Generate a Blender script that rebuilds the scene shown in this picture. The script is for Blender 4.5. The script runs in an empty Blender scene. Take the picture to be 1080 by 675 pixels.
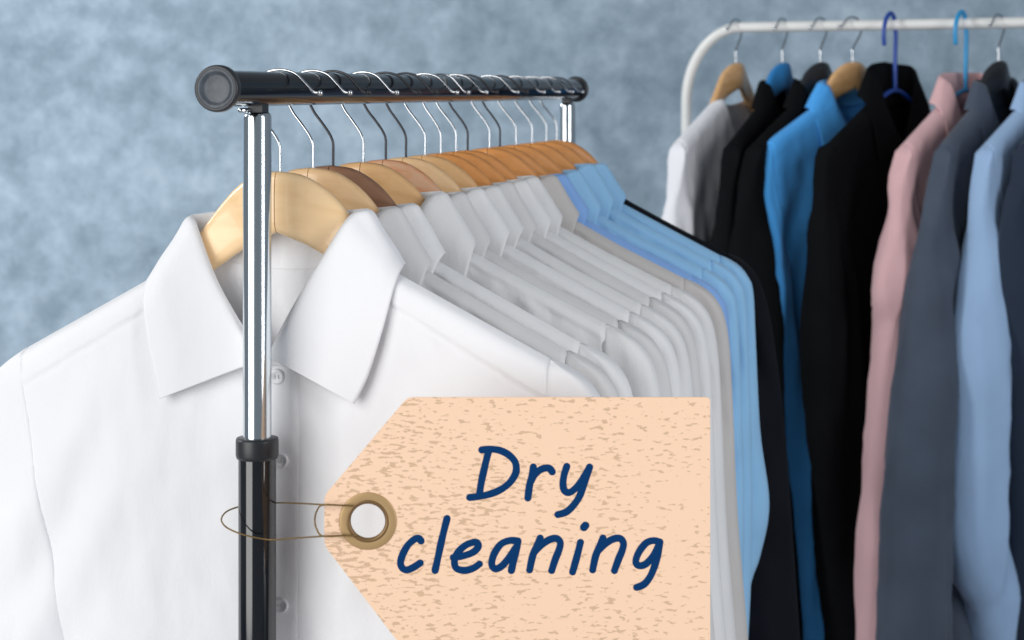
import bpy, math, random
from mathutils import Vector, Matrix, noise
random.seed(7)
SC = bpy.context.scene
COL = SC.collection
R = math.radians
EYE = 1.5

# ------------------------------------------------------------------ helpers
def lerp(a, b, t): return a + (b - a) * t
def sstep(a, b, x):
    t = min(1, max(0, (x - a) / (b - a))); return t * t * (3 - 2 * t)
def pl(pts, x):
    if x <= pts[0][0]: return pts[0][1]
    for (x0, y0), (x1, y1) in zip(pts, pts[1:]):
        if x <= x1: return lerp(y0, y1, (x - x0) / (x1 - x0))
    return pts[-1][1]
def catmull(P, n=8, closed=False):
    P = [Vector(p) for p in P]; out = []
    N = len(P); rng = N if closed else N - 1
    for i in range(rng):
        if closed: p0, p1, p2, p3 = P[i - 1], P[i], P[(i + 1) % N], P[(i + 2) % N]
        else: p0, p1, p2, p3 = P[max(i - 1, 0)], P[i], P[i + 1], P[min(i + 2, N - 1)]
        for k in range(n):
            t = k / n
            out.append(0.5 * ((2 * p1) + (p2 - p0) * t + (2 * p0 - 5 * p1 + 4 * p2 - p3) * t * t + (3 * p1 - p0 - 3 * p2 + p3) * t ** 3))
    if not closed: out.append(P[-1])
    return out
def resample(pts, n):
    L = [0]
    for a, b in zip(pts, pts[1:]): L.append(L[-1] + (b - a).length)
    out = []; j = 0
    for k in range(n + 1):
        d = L[-1] * k / n
        while j < len(L) - 2 and L[j + 1] < d: j += 1
        seg = L[j + 1] - L[j]
        out.append(pts[j].lerp(pts[j + 1], 0 if seg == 0 else (d - L[j]) / seg))
    return out

class MB:
    def __init__(s): s.v = []; s.f = []; s.uv = {}
    def grid(s, rows, closed=False):
        b = len(s.v); n = len(rows[0])
        for r in rows: s.v += [tuple(p) for p in r]
        for i in range(len(rows) - 1):
            for j in range(n if closed else n - 1):
                k = (j + 1) % n
                s.f.append((b + i * n + j, b + i * n + k, b + (i + 1) * n + k, b + (i + 1) * n + j))
    def box(s, c, d):
        b = len(s.v)
        for i in (-1, 1):
            for j in (-1, 1):
                for k in (-1, 1): s.v.append((c[0] + i * d[0] / 2, c[1] + j * d[1] / 2, c[2] + k * d[2] / 2))
        s.f += [tuple(b + q for q in f) for f in ((0, 1, 3, 2), (4, 6, 7, 5), (0, 4, 5, 1), (2, 3, 7, 6), (0, 2, 6, 4), (1, 5, 7, 3))]
    def tube(s, pts, r, n=12, cap=True):
        pts = [Vector(p) for p in pts]; rad = r if isinstance(r, list) else [r] * len(pts)
        t = (pts[1] - pts[0]).normalized()
        u = t.orthogonal().normalized(); rows = []
        for i, p in enumerate(pts):
            t2 = (pts[min(i + 1, len(pts) - 1)] - pts[max(i - 1, 0)]).normalized()
            u = (u - t2 * u.dot(t2)).normalized(); w = t2.cross(u)
            rows.append([p + (u * math.cos(2 * math.pi * k / n) + w * math.sin(2 * math.pi * k / n)) * rad[i] for k in range(n)])
        b = len(s.v); s.grid(rows, True)
        if cap:
            s.f.append(tuple(b + k for k in range(n))[::-1]); e = b + (len(rows) - 1) * n
            s.f.append(tuple(e + k for k in range(n)))
    def lathe(s, prof, n=32, axis='z', c=(0, 0, 0)):
        rows = []
        for r, h in prof:
            row = []
            for k in range(n):
                a = 2 * math.pi * k / n; x, y = r * math.cos(a), r * math.sin(a)
                p = (x, y, h) if axis == 'z' else (x, h, y)
                row.append((p[0] + c[0], p[1] + c[1], p[2] + c[2]))
            rows.append(row)
        s.grid(rows, True)
    def ball(s, c, r, n=14):
        rows = []
        for i in range(9):
            a = math.pi * (i + .02) / 8.04
            rows.append([(c[0] + r * math.sin(a) * math.cos(2 * math.pi * k / n), c[1] + r * math.sin(a) * math.sin(2 * math.pi * k / n), c[2] + r * math.cos(a)) for k in range(n)])
        s.grid(rows, True)
    def build(s, name, mat, parent=None, smooth=True, sharp=None, recalc=True):
        import bmesh
        me = bpy.data.meshes.new(name); me.from_pydata(s.v, [], s.f)
        bm = bmesh.new(); bm.from_mesh(me)
        bmesh.ops.remove_doubles(bm, verts=bm.verts, dist=1e-6)
        if recalc: bmesh.ops.recalc_face_normals(bm, faces=bm.faces)
        if sharp is not None:
            for e in bm.edges:
                if len(e.link_faces) == 2 and e.calc_face_angle(0) > R(sharp): e.smooth = False
        bm.to_mesh(me); bm.free()
        for p in me.polygons: p.use_smooth = smooth
        me.materials.append(mat)
        o = bpy.data.objects.new(name, me); COL.objects.link(o)
        if parent: o.parent = parent
        return o

def empty(name, loc=(0, 0, 0), rz=0):
    o = bpy.data.objects.new(name, None); o.empty_display_size = .05
    o.location = loc; o.rotation_euler = (0, 0, rz); COL.objects.link(o); return o
def tag(o, label=None, cat=None, group=None, kind=None):
    if label: o['label'] = label
    if cat: o['category'] = cat
    if group: o['group'] = group
    if kind: o['kind'] = kind
    return o

# ------------------------------------------------------------------ materials
def mat(name, color, rough=.5, metal=0, coat=0, sheen=0, spec=.5):
    m = bpy.data.materials.new(name); m.use_nodes = True
    b = m.node_tree.nodes['Principled BSDF']
    b.inputs['Base Color'].default_value = (*color, 1); b.inputs['Roughness'].default_value = rough
    b.inputs['Metallic'].default_value = metal; b.inputs['Coat Weight'].default_value = coat
    b.inputs['Sheen Weight'].default_value = sheen; b.inputs['Specular IOR Level'].default_value = spec
    return m, m.node_tree, b
def add(nt, t, **kw):
    n = nt.nodes.new(t)
    for k, v in kw.items(): setattr(n, k, v)
    return n
def ramp(nt, stops):
    n = nt.nodes.new('ShaderNodeValToRGB'); e = n.color_ramp.elements
    while len(e) < len(stops): e.new(.5)
    for q, (p, c) in zip(e, stops): q.position = p; q.color = c if len(c) == 4 else (*c, 1)
    return n

def fabric(name, c, rough=.85, var=.04, weave=1, crumple=.0022, sheen=.15, spec=.25, trans=0):
    m, nt, b = mat(name, c, rough, sheen=sheen, spec=spec)
    tc = add(nt, 'ShaderNodeTexCoord')
    nz = add(nt, 'ShaderNodeTexNoise'); nz.inputs['Scale'].default_value = 14; nz.inputs['Detail'].default_value = 4
    nt.links.new(tc.outputs['Object'], nz.inputs['Vector'])
    rp = ramp(nt, [(.3, [x * (1 - var) for x in c]), (.7, [min(1, x * (1 + var)) for x in c])])
    nt.links.new(nz.outputs['Fac'], rp.inputs['Fac']); nt.links.new(rp.outputs['Color'], b.inputs['Base Color'])
    # fine crumple plus woven threads
    n2 = add(nt, 'ShaderNodeTexNoise'); n2.inputs['Scale'].default_value = 45; n2.inputs['Detail'].default_value = 5
    mp = add(nt, 'ShaderNodeMapping'); mp.inputs['Scale'].default_value = (1, 1, .45)
    nt.links.new(tc.outputs['Object'], mp.inputs['Vector']); nt.links.new(mp.outputs['Vector'], n2.inputs['Vector'])
    wv = add(nt, 'ShaderNodeTexNoise'); wv.inputs['Scale'].default_value = 900; wv.inputs['Detail'].default_value = 1
    nt.links.new(tc.outputs['Object'], wv.inputs['Vector'])
    b1 = add(nt, 'ShaderNodeBump'); b1.inputs['Strength'].default_value = .5; b1.inputs['Distance'].default_value = crumple
    b2 = add(nt, 'ShaderNodeBump'); b2.inputs['Strength'].default_value = .25 * weave; b2.inputs['Distance'].default_value = .0004
    nt.links.new(n2.outputs['Fac'], b1.inputs['Height']); nt.links.new(wv.outputs['Fac'], b2.inputs['Height'])
    nt.links.new(b1.outputs['Normal'], b2.inputs['Normal']); nt.links.new(b2.outputs['Normal'], b.inputs['Normal'])
    if trans: b.inputs['Alpha'].default_value = 1 - trans
    return m
def wood(name, c, dark):
    m, nt, b = mat(name, c, .32, coat=.35)
    tc = add(nt, 'ShaderNodeTexCoord'); mp = add(nt, 'ShaderNodeMapping'); mp.inputs['Scale'].default_value = (3, 30, 22)
    mp.inputs['Rotation'].default_value = (0, .4, 0)
    nz = add(nt, 'ShaderNodeTexNoise'); nz.inputs['Scale'].default_value = 5; nz.inputs['Detail'].default_value = 6; nz.inputs['Distortion'].default_value = .6
    nt.links.new(tc.outputs['Object'], mp.inputs['Vector']); nt.links.new(mp.outputs['Vector'], nz.inputs['Vector'])
    rp = ramp(nt, [(.3, dark), (.6, c)])
    nt.links.new(nz.outputs['Fac'], rp.inputs['Fac']); nt.links.new(rp.outputs['Color'], b.inputs['Base Color'])
    return m

M = {}
M['chrome'], _nt, _b = mat('chrome', (.74, .80, .84), .15, metal=1)
M['hook_steel'], _, _ = mat('hook_steel', (.60, .62, .65), .12, metal=1)
M['hook_black'], _, _ = mat('hook_black', (.05, .05, .055), .22, metal=.7)
M['black_gloss'], _, _ = mat('black_gloss', (.004, .005, .008), .14, spec=.16)
M['black_post'], _, _ = mat('black_enamel', (.004, .005, .008), .10, spec=.9)
M['black_plastic'], _, _ = mat('black_plastic', (.018, .02, .024), .38)
def captex():
    m, nt, b = mat('cap_plastic', (.075, .09, .11), .42)
    tc = add(nt, 'ShaderNodeTexCoord'); nz = add(nt, 'ShaderNodeTexNoise'); nz.inputs['Scale'].default_value = 160; nz.inputs['Detail'].default_value = 5
    nt.links.new(tc.outputs['Object'], nz.inputs['Vector'])
    rp = ramp(nt, [(.35, (.035, .043, .056)), (.7, (.066, .08, .098))])
    nt.links.new(nz.outputs['Fac'], rp.inputs['Fac']); nt.links.new(rp.outputs['Color'], b.inputs['Base Color'])
    bp = add(nt, 'ShaderNodeBump'); bp.inputs['Distance'].default_value = .0005; bp.inputs['Strength'].default_value = .5
    nt.links.new(nz.outputs['Fac'], bp.inputs['Height']); nt.links.new(bp.outputs['Normal'], b.inputs['Normal'])
    return m
M['cap'] = captex()
M['white_paint'], _, _ = mat('white_powder_coat', (.74, .74, .72), .35)
M['brass'], _, _ = mat('brass', (.46, .30, .14), .45, metal=.35)
M['brass_dark'], _, _ = mat('brass_dark', (.20, .115, .045), .4, metal=.4)
M['wire'], _, _ = mat('bronze_wire', (.20, .125, .045), .4, metal=.4)
M['ink'], _, _ = mat('navy_ink', (.003, .036, .125), .8, spec=.05)
M['button'], _, _ = mat('pearl_button', (.84, .84, .86), .25, coat=.2)
M['thread'], _, _ = mat('thread', (.6, .6, .63), .8)
M['plastic_blue'], _, _ = mat('plastic_dark_blue', (.01, .06, .33), .3)
M['plastic_cyan'], _, _ = mat('plastic_cyan', (.02, .30, .62), .3)
M['pad_blue'] = fabric('padded_blue', (.02, .20, .50))
M['w_maple'] = wood('maple', (.80, .53, .29), (.70, .44, .22))
M['w_pale'] = wood('pale_maple', (.88, .62, .35), (.82, .55, .29))
M['w_brown'] = wood('brown_wood', (.28, .14, .08), (.20, .10, .055))
M['w_tan'] = wood('tan_wood', (.72, .43, .20), (.62, .35, .15))
M['w_orange'] = wood('orange_wood', (.70, .30, .09), (.56, .23, .06))
M['w_rose'] = wood('rosy_wood', (.64, .38, .23), (.62, .24, .09))

def tagmat():
    m, nt, b = mat('kraft_card', (.86, .595, .42), .75, spec=.15)
    tc = add(nt, 'ShaderNodeTexCoord'); mp = add(nt, 'ShaderNodeMapping')
    mp.inputs['Rotation'].default_value = (0, R(12), 0); mp.inputs['Scale'].default_value = (95, 1, 290)
    nz = add(nt, 'ShaderNodeTexNoise'); nz.inputs['Scale'].default_value = 1.5; nz.inputs['Detail'].default_value = 2.5; nz.inputs['Roughness'].default_value = .55
    nt.links.new(tc.outputs['Object'], mp.inputs['Vector']); nt.links.new(mp.outputs['Vector'], nz.inputs['Vector'])
    # larger scale breakup and fewer flecks towards the right end
    n2 = add(nt, 'ShaderNodeTexNoise'); n2.inputs['Scale'].default_value = 22; n2.inputs['Detail'].default_value = 2
    nt.links.new(tc.outputs['Object'], n2.inputs['Vector'])
    sp = add(nt, 'ShaderNodeSeparateXYZ'); nt.links.new(tc.outputs['Object'], sp.inputs[0])
    mr = add(nt, 'ShaderNodeMapRange'); mr.inputs['From Min'].default_value = 0; mr.inputs['From Max'].default_value = .25
    mr.inputs['To Min'].default_value = .035; mr.inputs['To Max'].default_value = -.035
    nt.links.new(sp.outputs['X'], mr.inputs['Value'])
    a1 = add(nt, 'ShaderNodeMath', operation='ADD'); nt.links.new(nz.outputs['Fac'], a1.inputs[0]); nt.links.new(mr.outputs[0], a1.inputs[1])
    a2 = add(nt, 'ShaderNodeMath', operation='MULTIPLY_ADD'); a2.inputs[1].default_value = .22; nt.links.new(n2.outputs['Fac'], a2.inputs[0]); nt.links.new(a1.outputs[0], a2.inputs[2])
    rp = ramp(nt, [(.690, (.86, .595, .42)), (.712, (.62, .42, .275))])
    nt.links.new(a2.outputs[0], rp.inputs['Fac']); nt.links.new(rp.outputs['Color'], b.inputs['Base Color'])
    return m
M['tag'] = tagmat()

def wallmat():
    m, nt, b = mat('mottled_plaster', (.3, .4, .5), .9, spec=.1)
    tc = add(nt, 'ShaderNodeTexCoord')
    n1 = add(nt, 'ShaderNodeTexNoise'); n1.inputs['Scale'].default_value = 2.1; n1.inputs['Detail'].default_value = 7; n1.inputs['Roughness'].default_value = .62; n1.inputs['Distortion'].default_value = .5
    n2 = add(nt, 'ShaderNodeTexNoise'); n2.inputs['Scale'].default_value = 13; n2.inputs['Detail'].default_value = 6; n2.inputs['Roughness'].default_value = .68; n2.inputs['Distortion'].default_value = .15
    for n in (n1, n2): nt.links.new(tc.outputs['Object'], n.inputs['Vector'])
    mx = add(nt, 'ShaderNodeMix', data_type='FLOAT'); mx.inputs[0].default_value = .50
    nt.links.new(n1.outputs['Fac'], mx.inputs[2]); nt.links.new(n2.outputs['Fac'], mx.inputs[3])
    rp = ramp(nt, [(.36, (.215, .29, .355)), (.47, (.31, .40, .48)), (.56, (.41, .515, .61)), (.68, (.56, .66, .75))])
    nt.links.new(mx.outputs[0], rp.inputs['Fac']); nt.links.new(rp.outputs['Color'], b.inputs['Base Color'])
    bp = add(nt, 'ShaderNodeBump'); bp.inputs['Distance'].default_value = .003; nt.links.new(n2.outputs['Fac'], bp.inputs['Height']); nt.links.new(bp.outputs['Normal'], b.inputs['Normal'])
    return m
M['wall'] = wallmat()
M['floor'], _, _ = mat('grey_floor', (.32, .33, .35), .6)

# ------------------------------------------------------------------ setting
w = MB(); w.box((0, 4.35, 1.2), (9, .1, 2.5)); tag(w.build('wall', M['wall'], smooth=False), 'mottled blue grey plaster wall behind the clothes racks', 'wall', kind='structure')
f = MB(); f.box((0, 1.2, -.06), (9, 6.2, .1)); tag(f.build('floor', M['floor'], smooth=False), kind='structure')

# ------------------------------------------------------------------ front rack
B0 = Vector((-.195, 1.25, EYE + .001)); BV = Vector((.2734, 1.0625, 0)); RZ = -math.atan2(.2492, .9684)
BL = BV.length
def on_bar(t): return B0 + BV * t
rack = empty('clothes_rack', (B0.x, B0.y, 0), RZ)
tag(rack, 'garment rack with glossy black rail and chrome telescopic posts in front', 'clothes rack')
zb = B0.z
m = MB(); m.lathe([(.0122, .004), (.0122, BL - .004)], 40, 'y', (0, 0, zb)); m.build('rail', M['black_gloss'], rack)
def cap(y0, sgn):
    c = MB(); c.lathe([(r, y0 + sgn * h) for r, h in [(.0132, -.0006), (.0146, -.0010), (.0154, 0), (.0157, .0014), (.0157, .0048), (.0152, .0056), (.0122, .006)]], 48, 'y', (0, 0, zb))
    o = c.build('end_cap', M['black_plastic'], rack)
    c = MB(); c.lathe([(r, y0 + sgn * h) for r, h in [(.0001, .0010), (.0086, .0010), (.0098, .0007), (.0108, -.0004), (.0122, -.0008), (.0133, -.0007), (.0138, .0004)]], 48, 'y', (0, 0, zb)); c.build('cap_face', M['cap'], o)
cap(0, 1); cap(BL, -1)
for t in (.065, .953):
    y = BL * t
    m = MB(); m.lathe([(.0001, zb - .0165), (.0080, zb - .0165), (.0096, zb - .0182), (.0099, zb - .020), (.0099, zb - .27)], 48, 'z', (0, y, 0)); m.build('chrome_post', M['chrome'], rack)
    m = MB(); m.box((0, y + .002, zb - .014), (.0105, .012, .007)); m.build('rail_bracket', M['black_plastic'], rack, smooth=False)
    m = MB(); m.lathe([(.0099, zb - .2425), (.0144, zb - .2428), (.0149, zb - .2445), (.0149, zb - .2545), (.0143, zb - .2568), (.0132, zb - .2572)], 48, 'z', (0, y, 0)); m.build('post_collar', M['black_plastic'], rack)
    m = MB(); m.lathe([(.0131, zb - .256), (.0131, .07)], 48, 'z', (0, y, 0)); m.build('lower_post', M['black_post'], rack)
    m = MB(); m.tube([(-.24, y, .075), (.24, y, .075)], .013, 24); ft = m.build('foot', M['black_gloss'], rack)
    for sx in (-.225, .225):
        m = MB(); m.lathe([(.0001, -.008), (.03, -.008), (.032, -.006), (.032, .006), (.03, .008), (.0001, .008)], 24, 'y', (sx, y, .0325)); m.build('caster', M['black_plastic'], ft)
m = MB(); m.tube([(0, BL * .065, .11), (0, BL * .953, .11)], .009, 20); m.build('lower_bar', M['chrome'], rack)
m = MB(); m.tube([(-.006, BL * .05, zb - .0150), (-.002, BL * .075, zb - .0150)], .0016, 10); m.build('rail_bracket', M['hook_steel'], rack)

# ------------------------------------------------------------------ hangers
HOOK = [(0, -.066), (0, -.052), (0, -.043), (-.0013, -.0385), (-.0042, -.0335), (-.0105, -.0255), (-.0170, -.0175), (-.0210, -.0085), (-.0198, .003), (-.012, .0112), (0, .0136), (.0115, .0108), (.0195, .0035), (.0255, -.0022), (.0305, -.0030)]
TOPL = [(0, -.059), (.018, -.0615), (.034, -.0710), (.046, -.0830), (.060, -.1010), (.076, -.1215), (.092, -.1385), (.13, -.1610), (.17, -.1830), (.190, -.1960), (.198, -.2040)]
BOTL = [(0, -.103), (.018, -.1105), (.034, -.1195), (.046, -.1275), (.060, -.1370), (.076, -.1475), (.092, -.1580), (.13, -.1800), (.17, -.2020), (.186, -.2120), (.195, -.2110)]
def hook_mesh(mirror=1, s=1, r=.00105, yaw=0, ball=True, rise=0):
    pts = [Vector((x * mirror * s * math.cos(yaw), x * s * math.sin(yaw) * (1 if z > -.03 else max(0, (z + .05) / .02)), z * s if z > -.04 else z)) for x, z in HOOK]
    m = MB(); P = resample(catmull(pts, 8), 90); m.tube(P, r, 10)
    if ball: m.ball(P[-1], r * 2.0)
    return m
def arm_mesh(side, th=.0062, top=TOPL, bot=BOTL):
    t = resample(catmull([(x, 0, z) for x, z in top], 6), 44); b = resample(catmull([(x, 0, z) for x, z in bot], 6), 44)
    n = 16; rows = []
    for i, (a, c) in enumerate(zip(t, b)):
        s = (a.x + c.x) / 2; bend = lerp(-.0055, .0035, sstep(0, .046, s)) - .0035 * sstep(.07, .12, s)
        h = (a.z - c.z) / 2; cz = (a.z + c.z) / 2; row = []
        k_end = 1 if i < 42 else (.8 if i == 42 else .35)
        for k in range(n):
            q = 2 * math.pi * k / n; ca, sa = math.cos(q), math.sin(q)
            ex = .62
            dz = math.copysign(abs(ca) ** .8, ca) * h; dy = math.copysign(abs(sa) ** ex, sa) * th * k_end
            xx = lerp(a.x, c.x, (1 - dz / h) / 2 if h else .5)
            row.append((side * (xx if i else .0003), dy + bend, cz + dz))
        rows.append(row)
    m = MB(); m.grid(rows, True); m.f.append(tuple(range(n))); e = len(m.v) - n; m.f.append(tuple(range(e, e + n)))
    return m
def wooden_hanger(loc, rz, wm, hm, label, group, yaw=0, mirror=1, name='wooden_hanger', r=.00105):
    h = empty(name, loc, rz); tag(h, label, 'hanger', group)
    for s in (-1, 1): arm_mesh(s).build('arm', wm, h, sharp=60)
    hook_mesh(mirror, 1, r, yaw).build('hook', hm, h)
    return h

# ------------------------------------------------------------------ garments
SIL = [(-.186, .200), (-.190, .207), (-.198, .2215), (-.208, .2315), (-.222, .2385), (-.25, .2435), (-.30, .2465), (-.42, .252), (-.54, .262), (-.70, .272), (-1.2, .285)]
def top_z(s):
    s = abs(s)
    if s < .07: return -.1305 + .0115 * (s / .07) ** 2
    return pl([(.07, -.120), (.09, -.1310), (.2, -.187), (.21, -.193)], s)
FR = [(0, .019, -.090), (.038, .018, -.0885), (.0610, .009, -.0862), (.0628, .002, -.0862), (.0560, -.002, -.0885), (.0495, -.008, -.0975), (.0351, -.012, -.1217), (.0167, -.0155, -.1532), (.0025, -.018, -.1805), (-.0003, -.0185, -.1895)]
ER = [(0, .030, -.131), (.050, .028, -.132), (.0850, .014, -.1255), (.0905, .004, -.1250), (.0905, -.006, -.1310), (.0880, -.0130, -.145), (.0822, -.0165, -.1700), (.0728, -.0180, -.2003), (.0650, -.0190, -.2170), (.0634, -.019, -.2201)]
FL = [(0, .019, -.090), (-.042, .018, -.0895), (-.0675, .009, -.0920), (-.0691, .002, -.0932), (-.0640, -.003, -.0965), (-.0600, -.007, -.1030), (-.0468, -.011, -.1318), (-.0346, -.014, -.1522), (-.0213, -.0165, -.1730), (-.0032, -.0185, -.1910)]
EL = [(0, .030, -.131), (-.052, .028, -.134), (-.0940, .014, -.1350), (-.1000, .004, -.1360), (-.1010, -.006, -.1430), (-.0990, -.013, -.1580), (-.0955, -.0160, -.1740), (-.0915, -.0175, -.1920), (-.0865, -.0185, -.2130), (-.0842, -.019, -.2227)]
NR = [(0, .0120, -.1340), (.046, .0115, -.129), (.0640, .006, -.121), (.0665, .002, -.119), (.060, -.004, -.124), (.052, -.0075, -.138), (.040, -.010, -.155), (.024, -.012, -.172), (.010, -.0135, -.186), (0, -.014, -.193)]
NL = [(-x, y, z) for x, y, z in NR]

def shirt(name, loc, rz, fab, seed, label, cat, group, hem=-.80, sleeve_end=-.66, grow=.012, fold=.0045, detail=1.0, sil=SIL, sil_r=None,
          collar=True, czup=0, buttons=False, thick=.0115, sag=.0, collar_mat=None, widen=0, slw=.098, left_drop=0, crease=.0018, yoke=(.018, .05), pucker=.0009, drag=.0028):
    g = empty(name, loc, rz); tag(g, label, cat, group)
    sil_r = sil_r or sil
    def out(z, side):
        tb = sil_r if side > 0 else sil
        q = [(-a, b) for a, b in tb]
        return pl(q, -z) + widen * sstep(.186, .26, -z)
    def tz(s): return top_z(s) - left_drop * max(0, -s - .05) - sag * max(0, 1 - abs(abs(s) - .135) / .07)
    def D(s, z):
        h = max(0, tz(max(-.2, min(.2, s))) - z) + .02 * (1 - sstep(.056, .076, abs(s)))
        d = thick * (1 - math.exp(-h / .0045)) + grow * sstep(.03, .38, h)
        a = fold * sstep(.02, .30, h)
        f = noise.noise(Vector((s * 17 + seed * 3.1, z * 1.5, seed))) + .55 * noise.noise(Vector((s * 38 + seed, z * 2.4, seed * 1.7)))
        d += a * f
        d += crease * sstep(0, .02, h) * noise.noise(Vector((s * 60, z * 38 + s * 20, seed * 2.3)))   # small creases
        # diagonal drag lines falling from the shoulder tip
        q = (abs(s) - .20) * .55 + (z + .20) * .30
        d += drag * sstep(.015, .10, h) * math.exp(-((h - .14) / .12) ** 2) * math.sin(q * 150 + 3 * noise.noise(Vector((s * 9, z * 7, seed)))) * sstep(.09, .16, abs(s))
        return d
    def Df(s, z):            # front sheet with its yoke seam
        h = tz(max(-.2, min(.2, s))) - z
        ys = yoke[0] + yoke[1] * abs(s)
        d = D(s, z)
        d -= .0009 * math.exp(-((h - ys) / .0016) ** 2)
        d += .0008 * (1 - sstep(ys - .001, ys + .001, h)) * sstep(0, .004, h)
        d += pucker * (1 - sstep(.165, .195, abs(s))) * math.exp(-((h - ys - .004) / .0032) ** 2) * noise.noise(Vector((s * 125, seed, h * 60)))
        return d
    nu, nv = int(110 * detail), int(100 * detail)
    us = [-1 + 2 * i / nu for i in range(nu + 1)]
    def W(z, side): return min(.2, max(.09, out(min(z, -.25), side) - .03)) if z < -.25 else lerp(.2, min(.2, max(.09, out(-.25, side) - .03)), sstep(.186, .25, -z))
    W0 = W
    def W(z, side):
        q = W0(z, side)
        return max(q, pl([(.187, .1995), (.22, .1995), (.26, .196), (.31, .188), (.36, .178), (.42, .155)], -z)) if z > -.42 else q
    rows_f, rows_b = [], []
    for j in range(nv + 1):
        v = (j / nv) ** 1.7
        rf, rb = [], []
        for u in us:
            side = 1 if u >= 0 else -1
            s0 = u * .2; t0 = tz(s0)
            tf = t0
            if abs(s0) < .07: tf = -.193 + .074 * (abs(s0) / .07) ** 1.5
            zf = lerp(tf, hem, v); zb_ = lerp(t0, hem, v)
            cl = lerp(1, math.sqrt(max(0, 1 - abs(u) ** 18)), sstep(.34, .44, -zf))
            sf = u * W(zf, side); sb = u * W(zb_, side)
            rf.append((sf, -Df(sf, zf) * cl, zf)); rb.append((sb, D(sb, zb_) * cl, zb_))
        rows_f.append(rf); rows_b.append(rb)
    m = MB(); m.grid(rows_f); m.grid(rows_b); o = m.build('torso', fab, g)
    so = o.modifiers.new('s', 'SOLIDIFY'); so.thickness = .0007; so.offset = -1
    # sleeves
    nz = int(96 * detail); nc = int(22 * detail) + 6
    for side in (-1, 1):
        tb = sil_r if side > 0 else sil
        tb = [(a, b) for a, b in tb if a > sleeve_end]
        P = [Vector((.2, 0, -.187 - (left_drop * .15 if side < 0 else 0)))] + [Vector((out(a, side), 0, a)) for a, b in tb[1:]] + [Vector((out(sleeve_end, side), 0, sleeve_end))]
        P = resample(catmull(P, 6), nz); z0 = P[0].z
        def seam(z):
            return pl([(.187, .1995), (.22, .197), (.26, .190), (.31, .180), (.36, .168), (.42, .150)], -z) if z > -.42 else None
        rows = []
        for i, p in enumerate(P):
            t = i / nz
            # inner end of this row: along the armhole seam, then down the sleeve's inner edge
            zi = lerp(z0, p.z, min(1, .35 + .65 * sstep(0, .15, t))) if i else z0
            if zi > -.42: inn = min(seam(zi), p.x - .0001)
            else: inn = lerp(.150, p.x - slw, sstep(.42, .55, -zi))
            low = sstep(.34, .44, -zi)
            row = []
            wid = p.x - inn
            bulge = .014 * sstep(.02, .10, wid) * sstep(.2, .4, -p.z)
            for sgn in (1, -1):
                for k in range(nc + 1):
                    c = k / nc if sgn == 1 else 1 - k / nc       # 0 seam .. 1 outside
                    s = lerp(inn, p.x, c) * side; z = lerp(zi, p.z, c)
                    dd = (D(s, z) if sgn < 0 else D(s, z)) + .0013
                    dd = max(dd, .004)
                    f2 = fold * .8 * noise.noise(Vector((s * 46 + seed * 5, z * 2.6 + 4, seed + sgn))) * sstep(.22, .34, -z) * lerp(sstep(0, .35, c), 1, low)
                    dd += crease * .9 * noise.noise(Vector((s * 42 + z * 16, z * 26 - s * 20, seed * 4.1))) * sstep(0, .3, c)
                    dd = dd + bulge * math.sin(math.pi * min(1, c * 1.05)) + f2
                    cl = math.sqrt(max(0, 1 - c ** 7))
                    ci = lerp(1, math.sqrt(max(0, 1 - (1 - c) ** 7)), low)
                    puck = .0007 * sstep(.004, .03, wid) * math.exp(-(c * wid / .004) ** 2) * noise.noise(Vector((z * 170, seed, side)))
                    tuck = -.0022 * math.exp(-(c * wid / .0011)) * (1 - low)
                    row.append((s, -sgn * (dd + puck + tuck) * cl * ci, z))
            rows.append(row)
        m = MB(); m.grid(rows, False); o = m.build('sleeve', fab, g)
        so = o.modifiers.new('s', 'SOLIDIFY'); so.thickness = .0007; so.offset = -1
    if collar:
        cm = collar_mat or fab
        n, k = int(64 * detail), int(18 * detail) + 4
        m = MB(); st = MB()
        for F, E, N, sd in ((FR, ER, NR, 1), (FL, EL, NL, -1)):
            js = random.Random(seed * 10 + sd)
            jz = js.uniform(-.007, .005) if seed > 1 else 0; jx = js.uniform(-.006, .004) if seed > 1 else 0
            def up(P, k_):
                o_ = []
                for i, (x, y, z) in enumerate(P):
                    wgt = i / (len(P) - 1)
                    o_.append((x + (jx * sd * wgt if k_ == 1 else 0), y, z + czup * (1 if k_ < 2 else 0) * max(0, 1 - wgt * 1.4) + (jz * wgt if k_ == 1 else 0)))
                return o_
            Fc = catmull(up(F, 0), 10); Ec = catmull(up(E, 1), 10); Nc = catmull(up(N, 2), 10)
            rows = []; rs = []
            for i in range(0, len(Fc), 1 if detail > .9 else 2):
                a, b, c = Fc[i], Ec[i], Nc[i]; row = []; r2 = []
                tt = i / (len(Fc) - 1)
                outw = Vector(((b.x + a.x) * .5, (a.y + b.y) * .5 * 1.3 - .004, 0)); outw.y = min(outw.y, .02) if tt > .2 else outw.y
                outw = outw.normalized() if outw.length > 1e-5 else Vector((0, -1, 0))
                if tt > .3: outw = (outw * (1 - tt) + Vector((0, -1, 0)) * tt).normalized()
                for q in range(k + 1):
                    v = q / k; p = a.lerp(b, v)
                    bul = .0036 * (1 - math.exp(-v / .025)) * (1 - v * .7)
                    bul += .0012 * math.sin(v * 3.1) * noise.noise(Vector((tt * 3, v * 2, seed)))
                    row.append(p + outw * bul)
                    vv = v; pi_ = a.lerp(c, vv); r2.append(pi_ - outw * (.0008 * math.sin(math.pi * vv)))
                rows.append(row); rs.append(r2)
            m.grid(rows); st.grid(rs)
        o = m.build('collar', cm, g); so = o.modifiers.new('s', 'SOLIDIFY'); so.thickness = .0014; so.offset = 0
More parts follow.
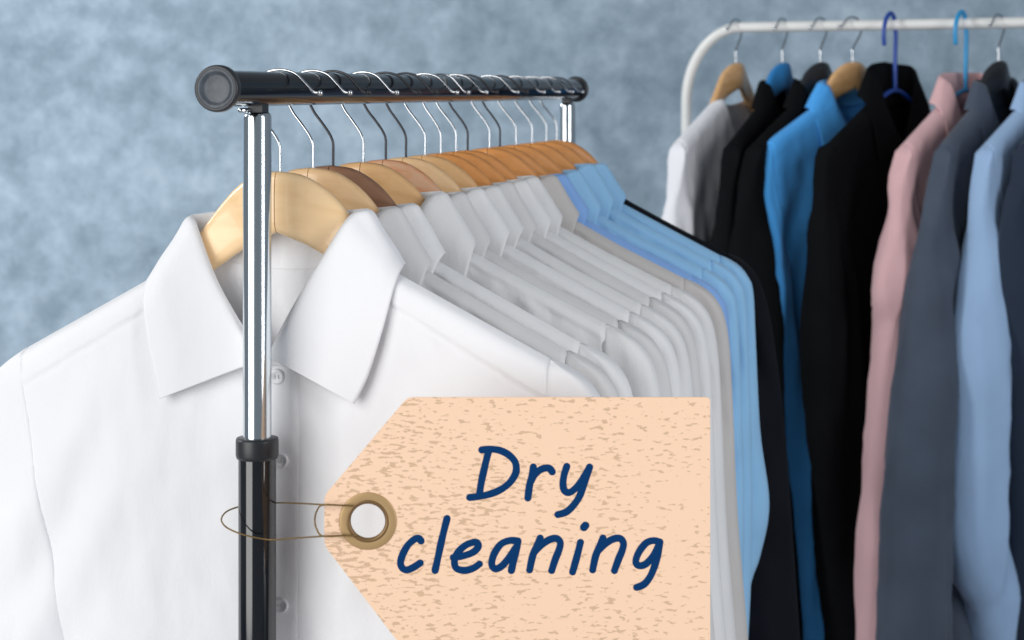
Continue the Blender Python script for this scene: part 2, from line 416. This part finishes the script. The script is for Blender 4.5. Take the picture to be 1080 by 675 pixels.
        o = st.build('collar_stand', cm, g); so = o.modifiers.new('s', 'SOLIDIFY'); so.thickness = .0010; so.offset = 0
    if buttons:
        # button placket down the centre front, raised on the sheet below it
        rows = []
        for j in range(121):
            z = lerp(-.197, hem, j / 120); row = []
            for k in range(13):
                c = k / 12; s = lerp(-.0145, .0195, c)
                e = .0013 * (1 - abs(2 * c - 1) ** 10)
                row.append((s, -(Df(s, z) + e + .0001), z))
            rows.append(row)
        m = MB(); m.grid(rows); m.build('placket', fab, g)
        for z, x in ((-.2045, .0030), (-.2635, .0072), (-.3650, .0085), (-.4650, .006), (-.5650, .006), (-.6650, .006)):
            y = -(Df(x, z) + .0022)
            b = MB(); prof = [(.0001, -.0006), (.0030, -.0006), (.0036, -.0013), (.0046, -.0014), (.0054, -.0008), (.0056, 0), (.0050, .0009), (.0001, .0010)]
            b.lathe([(r, h) for r, h in prof], 28, 'y', (x, y, z)); bo = b.build('button', M['button'], g)
            th = MB()
            for hx in (-.0013, .0013): th.tube([(x + hx, y - .0007, z - .0013), (x + hx, y - .0014, z), (x + hx, y - .0007, z + .0013)], .0003, 6)
            th.build('thread', M['thread'], bo)
    return g

white1 = fabric('bright_white_cotton', (.80, .80, .82), var=.008)
whites = [fabric('white_cotton', (.76, .755, .755), var=.02, crumple=.0034), fabric('soft_white_cotton', (.68, .67, .67), var=.02, crumple=.0034), fabric('cool_white_cotton', (.80, .795, .80), var=.015, crumple=.0034)]
greyf = fabric('light_grey_cotton', (.58, .55, .535), var=.03)
cornf = fabric('cornflower_cotton', (.25, .45, .84), var=.04)
skyf = fabric('sky_blue_cotton', (.30, .56, .83), var=.05)
blackf = fabric('black_wool', (.0055, .0065, .010), .85, var=.2, sheen=.01, spec=.12)

TS = [.1045, .166, .2065, .272, .325, .376, .4276, .4724, .5187, .556, .630, .668, .729, .7947, .8565, .904]
ORD = ['frontmost', 'second', 'third', 'fourth', 'fifth', 'sixth', 'seventh', 'eighth', 'ninth', 'tenth', 'eleventh', 'twelfth', 'thirteenth', 'fourteenth', 'fifteenth', 'last']
WOODS = [('w_pale', 'pale maple'), ('w_maple', 'maple'), ('w_brown', 'dark brown wood'), ('w_tan', 'tan wood'), ('w_rose', 'rosy orange edged wood'), ('w_maple', 'maple'), ('w_tan', 'tan wood')] + [('w_orange', 'orange wood')] * 9
HB = {2, 4, 5, 9, 11}
for i, t in enumerate(TS):
    p = on_bar(t); o = ORD[i]
    yj = random.uniform(-4, 4) if i else 0
    wm, wn = WOODS[i]
    hm = M['hook_black'] if i in HB else M['hook_steel']
    lab = f'{o} hanger on the black rail, {wn} with a {"dark" if i in HB else "chrome"} hook'
    if i == 0: lab = 'pale maple hanger in the open collar of the front white shirt, nearest the chrome post'
    if i == 15: lab = 'last orange wood hanger on the black rail, holding the black jacket by the far post'
    wooden_hanger(p, RZ + R(yj), M[wm], hm, lab, 'wooden hangers on the black rail', yaw=R(random.uniform(-14, 10)) if i else 0)
    kw = dict(seed=i + 1.37, detail=.8, yoke=(.006, .035), pucker=.0036, drag=.005, crease=.0026, grow=.008, fold=.0075, hem=-.78, sag=random.uniform(0, .0025))
    dz = random.uniform(-.002, .003); kw['czup'] = random.uniform(-.004, .003)
    if i == 0:
        shirt('shirt', p, RZ, white1, 1, 'bright white dress shirt facing forward at the front of the rack, open pointed collar', 'shirt', 'shirts on the black rail',
              buttons=True, grow=.010, fold=.0055, detail=1.25, left_drop=.035, crease=.0012, sil=[(-.186, .200), (-.196, .205), (-.2085, .2215), (-.222, .2335), (-.236, .2420), (-.26, .2475), (-.30, .2495), (-.42, .252), (-.54, .262), (-1.2, .285)], sil_r=SIL)
    elif i <= 9:
        shirt('shirt', p + Vector((0, 0, dz)), RZ + R(yj), whites[i % 3], label=f'white cotton shirt, {o} garment from the front of the black rail', cat='shirt', group='shirts on the black rail', **kw)
    elif i == 10:
        kw['sag'] = .002
        shirt('shirt', p, RZ, greyf, label='pale grey shirt hanging between the white shirts and the blue shirts', cat='shirt', group='shirts on the black rail', **kw)
    elif i <= 14:
        lb = {11: 'cornflower blue shirt right behind the pale grey shirt', 12: 'sky blue shirt, second of the four blue shirts on the black rail', 13: 'sky blue shirt, third of the four blue shirts on the black rail', 14: 'sky blue shirt with a bulging sleeve, directly in front of the black jacket'}[i]
        nar = [(-.186, .200), (-.190, .207), (-.198, .2200), (-.208, .2290), (-.224, .2355), (-.28, .2385)]
        kw['sil'] = nar + ([(-.38, .2435), (-.46, .2535), (-.518, .2435), (-.555, .2320), (-.70, .205), (-1.2, .19)] if i == 14 else [(-.42, .2430), (-.54, .2410), (-.70, .232), (-1.2, .22)])
        kw['fold'] = .008
        shirt('shirt', p + Vector((0, 0, dz)), RZ + R(yj), cornf if i == 11 else skyf, label=lb, cat='shirt', group='shirts on the black rail', **kw)
    else:
        kw['fold'] = .004
        shirt('jacket', p, RZ, blackf, label='black jacket, last garment on the black rail by the far post', cat='jacket', group=None, collar=False, sil=[(-.186, .200), (-.190, .207), (-.198, .2210), (-.215, .2350), (-.2475, .2460), (-.30, .2550), (-.39, .2655), (-.62, .282), (-1.2, .30)], **kw)

# ------------------------------------------------------------------ second rack
RB0 = Vector((.384, 3.2, 0)); RBV = Vector((.876, -.482, 0)).normalized(); RBZ = EYE + .1057
rack2 = empty('clothes_rack', (RB0.x, RB0.y, 0), math.atan2(RBV.y, RBV.x))
tag(rack2, 'white painted tubular clothes rack with rounded corner in the background', 'clothes rack')
def arc(cx, cz, a0, a1, rx, rz, n=14): return [(cx + rx * math.cos(R(lerp(a0, a1, k / n))), 0, cz + rz * math.sin(R(lerp(a0, a1, k / n)))) for k in range(n + 1)]
x0 = -.0975; x1 = 1.05
pts = [(x0, 0, .05), (x0, 0, .6), (x0, 0, 1.2)] + arc(x0 + .10, RBZ - .125, 180, 90, .10, .125) + [(.3, 0, RBZ), (.7, 0, RBZ)] + arc(x1 - .10, RBZ - .125, 90, 0, .10, .125) + [(x1, 0, 1.2), (x1, 0, .6), (x1, 0, .05)]
m = MB(); m.tube(pts, .0088, 20); m.build('frame', M['white_paint'], rack2)
for xx in (x0, x1):
    m = MB(); m.tube([(xx, -.22, .04), (xx, .22, .04)], .0088, 16); m.build('foot', M['white_paint'], rack2)
m = MB(); m.tube([(x0, 0, .12), (x1, 0, .12)], .0075, 16); m.build('lower_bar', M['white_paint'], rack2)

def sl(pts, first=None):
    """outer silhouette of a background garment: list of (z, half width)"""
    return [(-.186, .200)] + pts
F_white = fabric('sheer_white_cotton', (.80, .80, .84), var=.03)
F_black = fabric('matt_black_wool', (.0045, .005, .006), .9, var=.2, sheen=0, spec=.08)
F_blue = fabric('bright_blue_cotton', (.07, .37, .84), var=.06)
F_pink = fabric('dusty_pink_cotton', (.74, .46, .47), var=.05)
F_grey = fabric('slate_grey_wool', (.068, .088, .125), var=.12)
F_lb = fabric('pale_blue_cotton', (.34, .50, .74), var=.04)
F_navy = fabric('navy_cotton', (.018, .030, .055), var=.1)
BG = [
 # origin b, psi, fabric, silhouette, label, hanger
 (-.0069, 56, F_white, [(-.215, .208), (-.25, .216), (-.30, .2317), (-.353, .247), (-.50, .256), (-1.3, .27)], 'sheer white shirt at the left end of the white rack', 'shirt', 'wood'),
 (.0762, 59, F_black, [(-.20, .206), (-.2176, .212), (-.26, .226), (-.335, .2373), (-.41, .2443), (-1.3, .26)], 'black jacket under the blue padded hanger on the white rack', 'jacket', 'pad'),
 (.1425, 51, F_black, [(-.20, .209), (-.2458, .2345), (-.3186, .251), (-.45, .262), (-1.3, .27)], 'black jacket just left of the bright blue shirt on the white rack', 'jacket', 'black'),
 (.1978, 38, F_blue, [(-.205, .205), (-.2625, .216), (-.3351, .2338), (-.369, .2359), (-.41, .2271), (-.50, .2122), (-.647, .1933), (-.8056, .1583), (-.985, .1236), (-1.3, .11)], 'bright blue shirt with a long hanging sleeve between two black garments', 'shirt', 'wood2'),
 (.2696, 49, F_black, [(-.195, .215), (-.2069, .228), (-.286, .236), (-.3857, .241), (-.457, .245), (-.626, .232), (-.777, .212), (-.95, .180), (-1.3, .17)], 'black coat with a tall stand collar left of the pink shirt', 'coat', 'pblue'),
 (.3850, 50, F_pink, [(-.1989, .2034), (-.2409, .2316), (-.3046, .2372), (-.3794, .278), (-.4217, .281), (-.4581, .2676), (-.6146, .2786), (-.7792, .3064), (-.9128, .3064), (-1.3, .30)], 'dusty pink shirt next to the slate grey jacket', 'shirt', 'pcyan'),
 (.4370, 52, F_grey, [(-.2052, .205), (-.253, .2308), (-.3072, .256), (-.3883, .276), (-.5975, .316), (-.6941, .330), (-.8869, .343), (-1.3, .35)], 'slate grey jacket between the pink shirt and the pale blue shirt', 'jacket', 'metal'),
 (.5138, 48, F_lb, [(-.2241, .2187), (-.2793, .233), (-.3527, .2359), (-.4697, .268), (-.6018, .273), (-.7425, .280), (-.8208, .255), (-.9196, .1956), (-1.3, .15)], 'pale blue shirt at the right of the white rack, cut by the photo edge', 'shirt', 'metal'),
 (.5787, 44, F_navy, [(-.2375, .2053), (-.278, .2338), (-.3879, .2389), (-.6062, .2235), (-.8791, .20), (-1.3, .19)], 'navy garment partly hidden behind the pale blue shirt at the right edge', 'shirt', 'metal'),
]
def plastic_hanger(loc, rz, mt, label):
    h = empty('plastic_hanger', loc, rz); tag(h, label, 'hanger', 'hangers on the white rack')
    P = [(-.034, -.034), (-.036, -.014), (-.029, .008), (-.014, .0185), (-.003, .0105), (.002, -.012), (.0015, -.035), (0, -.07), (0, -.105)]
    m = MB(); m.tube(resample(catmull([(x, 0, z) for x, z in P], 8), 60), .0036, 12); m.build('hook', mt, h)
    m = MB(); m.tube(resample(catmull([(-.19, 0, -.188), (-.12, 0, -.156), (-.05, 0, -.121), (0, 0, -.106), (.05, 0, -.121), (.12, 0, -.156), (.19, 0, -.188), (.186, 0, -.2), (0, 0, -.2), (-.186, 0, -.2), (-.19, 0, -.188)], 6), 90), .0036, 10)
    m.build('shoulder_frame', mt, h); return h
for i, (b, psi, fb, sil, lab, cat, hk) in enumerate(BG):
    p = Vector((RB0.x + .876 * b, RB0.y - .482 * b, RBZ)); rz = R(psi)
    S = [(-.186, .200)] + sil
    hem = -1.18
    kw = dict(hem=hem, sleeve_end=-1.12 if cat != 'coat' else -1.12, detail=.5, grow=.018, fold=.014, seed=31.7 + i * 2.3, sil=S, thick=.014)
    g = 'garments on the white rack'
    if hk == 'pblue': kw['czup'] = .030
    if hk == 'pcyan': kw['czup'] = .012
    if i == 0: kw['collar'] = False
    shirt(cat, p, rz, fb, label=lab, cat=cat, group=g, **kw)
    hg = 'hangers on the white rack'
    if hk == 'wood': wooden_hanger(p, rz, M['w_tan'], M['hook_steel'], 'leftmost hanger on the white rack, tan wood above the sheer white shirt', hg, mirror=-1, r=.0018)
    elif hk == 'wood2': wooden_hanger(p, rz, M['w_tan'], M['hook_steel'], 'tan wood hanger holding the bright blue shirt on the white rack', hg, mirror=-1, r=.0018)
    elif hk == 'pad': wooden_hanger(p, rz, M['pad_blue'], M['hook_steel'], 'blue hanger above the black jacket on the white rack', hg, mirror=-1, r=.0018, name='blue_hanger')
    elif hk == 'black': wooden_hanger(p, rz, M['black_plastic'], M['hook_steel'], 'black hanger left of the bright blue shirt on the white rack', hg, mirror=-1, r=.0018, name='black_hanger')
    elif hk == 'pblue': plastic_hanger(p, rz, M['plastic_blue'], 'dark blue plastic hanger in the collar of the black coat')
    elif hk == 'pcyan': plastic_hanger(p, rz, M['plastic_cyan'], 'bright cyan plastic hanger holding the dusty pink shirt')
    else:
        l3 = {6: 'hanger with chrome hook holding the slate grey jacket', 7: 'hanger inside the pale blue shirt at the right edge', 8: 'hanger inside the navy garment at the right edge'}[i]
        wooden_hanger(p, rz, M['black_plastic'], M['hook_steel'], l3, hg, mirror=-1, r=.0018, name='black_hanger')

# ------------------------------------------------------------------ paper tag
TY = 1.240                                   # distance of the card from the eye
K = TY / 2000
TX, TZ = (388 - 540) * K, EYE - (549.5 - 95) * K      # centre of the eyelet
def tp(px, py): return ((px - 388) * K, -(py - 549.5) * K)
price = empty('paper_tag', (TX, TY, TZ)); tag(price, 'large peach card tag reading Dry cleaning, wired to the black post', 'tag')
def card():
    import bmesh
    bm = bmesh.new(); th = .0011
    out = []
    def corner(c, p, n, r, k=6):
        c, p, n = Vector(c), Vector(p), Vector(n)
        a = c + (p - c).normalized() * r; b = c + (n - c).normalized() * r
        for q in range(k + 1):
            t = q / k; out.append(a * (1 - t) ** 2 + c * 2 * t * (1 - t) + b * t * t)
    C = [tp(342, 523), tp(430, 419), tp(749, 419), tp(749, 680), tp(422, 680), tp(342, 575)]
    RR = [.004, .004, .0028, .0028, .004, .004]
    for i in range(6): corner(C[i], C[i - 1], C[(i + 1) % 6], RR[i])
    hr = 18.4 * K; H = [Vector((hr * math.cos(2 * math.pi * k / 48), hr * math.sin(2 * math.pi * k / 48))) for k in range(48)]
    ov = [bm.verts.new((p.x, 0, p.y)) for p in out]; hv = [bm.verts.new((p.x, 0, p.y)) for p in H]
    es = [bm.edges.new((L[i], L[(i + 1) % len(L)])) for L in (ov, hv) for i in range(len(L))]
    bmesh.ops.triangle_fill(bm, use_beauty=True, edges=es)
    r = bmesh.ops.extrude_face_region(bm, geom=bm.faces[:])
    bmesh.ops.translate(bm, vec=(0, th, 0), verts=[v for v in r['geom'] if isinstance(v, bmesh.types.BMVert)])
    bmesh.ops.recalc_face_normals(bm, faces=bm.faces)
    me = bpy.data.meshes.new('card'); bm.to_mesh(me); bm.free(); me.materials.append(M['tag'])
    o = bpy.data.objects.new('card', me); COL.objects.link(o); o.parent = price
card()
m = MB(); r1, r2, r3 = 30.4 * K, 22.4 * K, 18.2 * K
m.lathe([(r1, -.0001), (r1 - .0002, -.0005), (r1 - .0008, -.0007), (r2 + .0006, -.0009), (r2, -.0008)], 72, 'y'); m.lathe([(r1, .0012), (r1 - .001, .0018), (r3, .0018)], 72, 'y')
ey = m.build('eyelet', M['brass'], price)
m = MB(); m.lathe([(r2, -.0009), (r2 - .0006, -.0013), (r3 + .0008, -.0011), (r3, -.0002), (r3, .0018)], 72, 'y'); m.build('eyelet_rim', M['brass_dark'], ey)

def stroke(mb, pts, r, base, sc=6.75, yoff=0):
    P = [Vector((*tp(base[0] + x / sc, base[1] + y / sc), 0)) for x, y in pts]
    if len(P) > 2: P = catmull(P, 10)
    P = resample(P, max(8, int(sum((b - a).length for a, b in zip(P, P[1:])) / .0006)))
    th = .00022
    rows = []; t0 = (P[1] - P[0]).normalized(); t1 = (P[-1] - P[-2]).normalized()
    seq = []
    for k in range(8): a = math.pi / 2 * k / 8; seq.append((P[0] - t0 * r * math.cos(a), t0, r * math.sin(a)))
    for i in range(len(P)): seq.append((P[i], (P[min(i + 1, len(P) - 1)] - P[max(i - 1, 0)]).normalized(), r * (1 + .035 * math.sin(i * .21 + base[0]))))
    for k in range(1, 9): a = math.pi / 2 * k / 8; seq.append((P[-1] + t1 * r * math.sin(a), t1, r * math.cos(a)))
    for p, t, w_ in seq:
        nrm = Vector((-t.y, t.x, 0)); w_ = max(w_, 1e-5); row = []
        for q in (-1, -.97, -.85, 0, .85, .97, 1):
            e = th * (1 - abs(q) ** 8) if w_ > r * .4 else th * (1 - abs(q) ** 8) * w_ / (r * .4)
            pp = p + nrm * (q * w_)
            row.append((pp.x, -.0001 - e - yoff, pp.y))
        rows.append(row)
    mb.grid(rows)
B1, B2, B3 = (480, 460), (410, 535), (550, 535)
rr = 3.75 * K
ltr = [
 ('lettering', B1, [[(190, 98), (250, 92), (320, 102), (380, 132), (424, 178), (436, 230), (425, 278), (380, 340), (310, 388), (230, 417), (160, 430), (104, 436)], [(240, 100), (215, 200), (190, 310), (172, 420)]]),
 ('lettering', B1, [[(557, 219), (548, 275), (530, 350), (518, 440)], [(540, 320), (565, 276), (608, 238), (650, 226), (675, 232), (691, 254)]]),
 ('lettering', B1, [[(795, 215), (775, 280), (768, 340), (776, 382), (805, 402), (845, 382), (892, 330), (930, 270), (957, 220)], [(957, 220), (935, 290), (905, 375), (882, 435), (840, 495), (790, 540), (732, 558)]]),
 ('lettering', B2, [[(230, 240), (212, 220), (180, 230), (135, 272), (100, 335), (84, 392), (95, 430), (125, 446), (172, 430), (224, 396)]]),
 ('lettering', B2, [[(415, 80), (380, 220), (352, 350), (330, 450)]]),
 ('lettering', B2, [[(460, 357), (530, 346), (600, 320), (636, 282), (628, 252), (592, 252), (540, 275), (490, 325), (468, 382), (478, 430), (520, 448), (570, 445), (612, 428), (645, 404)]]),
 ('lettering', B2, [[(920, 240), (860, 237), (800, 262), (755, 322), (735, 380), (737, 420), (765, 438), (812, 412), (860, 352), (900, 292)], [(920, 240), (903, 330), (885, 395), (873, 450)]]),
 ('lettering', B3, [[(133, 219), (110, 272), (80, 345), (58, 445)], [(95, 315), (150, 262), (205, 228), (252, 222), (276, 252), (268, 300), (240, 372), (215, 450)]]),
 ('lettering', B3, [[(420, 250), (395, 350), (364, 460)], [(445, 142), (455, 130)]]),
 ('lettering', B3, [[(580, 219), (558, 272), (527, 350), (507, 445)], [(545, 310), (600, 258), (652, 226), (702, 222), (726, 256), (716, 308), (690, 372), (662, 450)]]),
 ('lettering', B3, [[(985, 247), (940, 237), (888, 254), (840, 312), (815, 372), (820, 405), (850, 416), (892, 398), (940, 342), (975, 275)], [(985, 247), (972, 330), (945, 425), (915, 495), (872, 548), (820, 570)]]),
]
words = {'Dry': MB(), 'cleaning': MB()}
for i, (nm, base, sts) in enumerate(ltr):
    mb = words['Dry' if i < 3 else 'cleaning']
    for q, st in enumerate(sts): stroke(mb, st, rr if not (i == 8 and q == 1) else rr * 1.12, base, yoff=.00004 * q)
for k_, mb in words.items(): mb.build('lettering', M['ink'], price)

# wire loop that ties the tag to the post
def wp(zx, zy, y):
    px, py = 220 + zx / 4.909, 500 + zy / 4.909
    return ((px - 540) / 2000 * y, y, EYE - (py - 95) / 2000 * y)
pc = on_bar(.065)
loop = [wp(690, 168, TY + .004), wp(750, 167, TY + .0038), wp(768, 166, TY + .001), wp(745, 164, TY - .0022), wp(670, 161, TY - .0022), wp(590, 158, TY - .003), wp(480, 152, 1.275), wp(380, 149, 1.318), wp(300, 150, 1.338), wp(220, 156, 1.340), wp(143, 173, 1.335), wp(88, 198, 1.325), wp(66, 236, 1.315), wp(88, 272, 1.306), wp(143, 301, 1.301), wp(220, 324, 1.2995), wp(300, 338, 1.299), wp(345, 340, 1.296), wp(430, 333, 1.275), wp(590, 322, TY - .003), wp(680, 319, TY - .0022), wp(755, 318, TY - .0022), wp(775, 317, TY + .001), wp(750, 317, TY + .0038), wp(690, 317, TY + .004)]
m = MB(); m.tube(resample(catmull(loop, 8), 260), .00058, 10); 
arcp = [wp(700, 163, TY - .0033), wp(592, 160, TY - .0036), wp(560, 192, TY - .001), wp(550, 240, TY + .0025), wp(560, 285, TY - .001), wp(592, 321, TY - .0036), wp(700, 317, TY - .0033)]
m2 = MB(); m2.tube(resample(catmull(arcp, 8), 80), .00058, 10)
wl = empty('wire_loop', wp(66, 236, 1.315))
tag(wl, 'thin bronze wire looped round the black post and through the tag eyelet', 'wire')
mi = Matrix.Translation(-Vector(wl.location))
for nm, q in (('strand', m), ('strand', m2)):
    q.v = [tuple(mi @ Vector(v)) for v in q.v]; q.build(nm, M['wire'], wl)

# ------------------------------------------------------------------ light
W_ = bpy.data.worlds.new('World'); SC.world = W_; W_.use_nodes = True
W_.node_tree.nodes['Background'].inputs['Color'].default_value = (.78, .89, 1, 1)
W_.node_tree.nodes['Background'].inputs['Strength'].default_value = .22
def area(name, loc, target, sx, sy, power, col=(1, 1, 1)):
    l = bpy.data.lights.new(name, 'AREA'); l.shape = 'RECTANGLE'; l.size = sx; l.size_y = sy; l.energy = power; l.color = col
    o = bpy.data.objects.new(name, l); COL.objects.link(o); o.location = loc
    o.rotation_euler = (Vector(target) - Vector(loc)).to_track_quat('-Z', 'Y').to_euler()
area('key_softbox', (-2.0, -.65, 1.95), (-.1, 1.5, 1.55), 2.1, 3.4, 91, (1, .99, .97))
area('wall_fill', (-2.5, 2.3, 2.6), (-1.3, 4.3, 1.4), .8, .8, 54, (.96, .98, 1))  # unseen fill added to brighten the wall, strongest towards its left
area('front_strip', (2.0, -.15, 1.7), (.1, 1.5, 1.3), .6, 2.4, 42, (.97, .98, 1))

# ------------------------------------------------------------------ camera
cd = bpy.data.cameras.new('Camera'); cam = bpy.data.objects.new('Camera', cd); COL.objects.link(cam)
cam.location = (0, 0, EYE); cam.rotation_euler = (R(90), 0, 0)
cd.sensor_width = 36; cd.lens = 2000 / 1080 * 36; cd.shift_y = -(337.5 - 95) / 1080; cd.clip_end = 50; cd.clip_start = .05
cd.dof.use_dof = True; cd.dof.focus_distance = 1.42; cd.dof.aperture_fstop = 12.5; cd.dof.aperture_blades = 0
SC.camera = cam
SC.view_settings.view_transform = 'Standard'; SC.view_settings.look = 'None'; SC.view_settings.gamma = 1; SC.view_settings.exposure = 0
SC.cycles.use_denoising = True
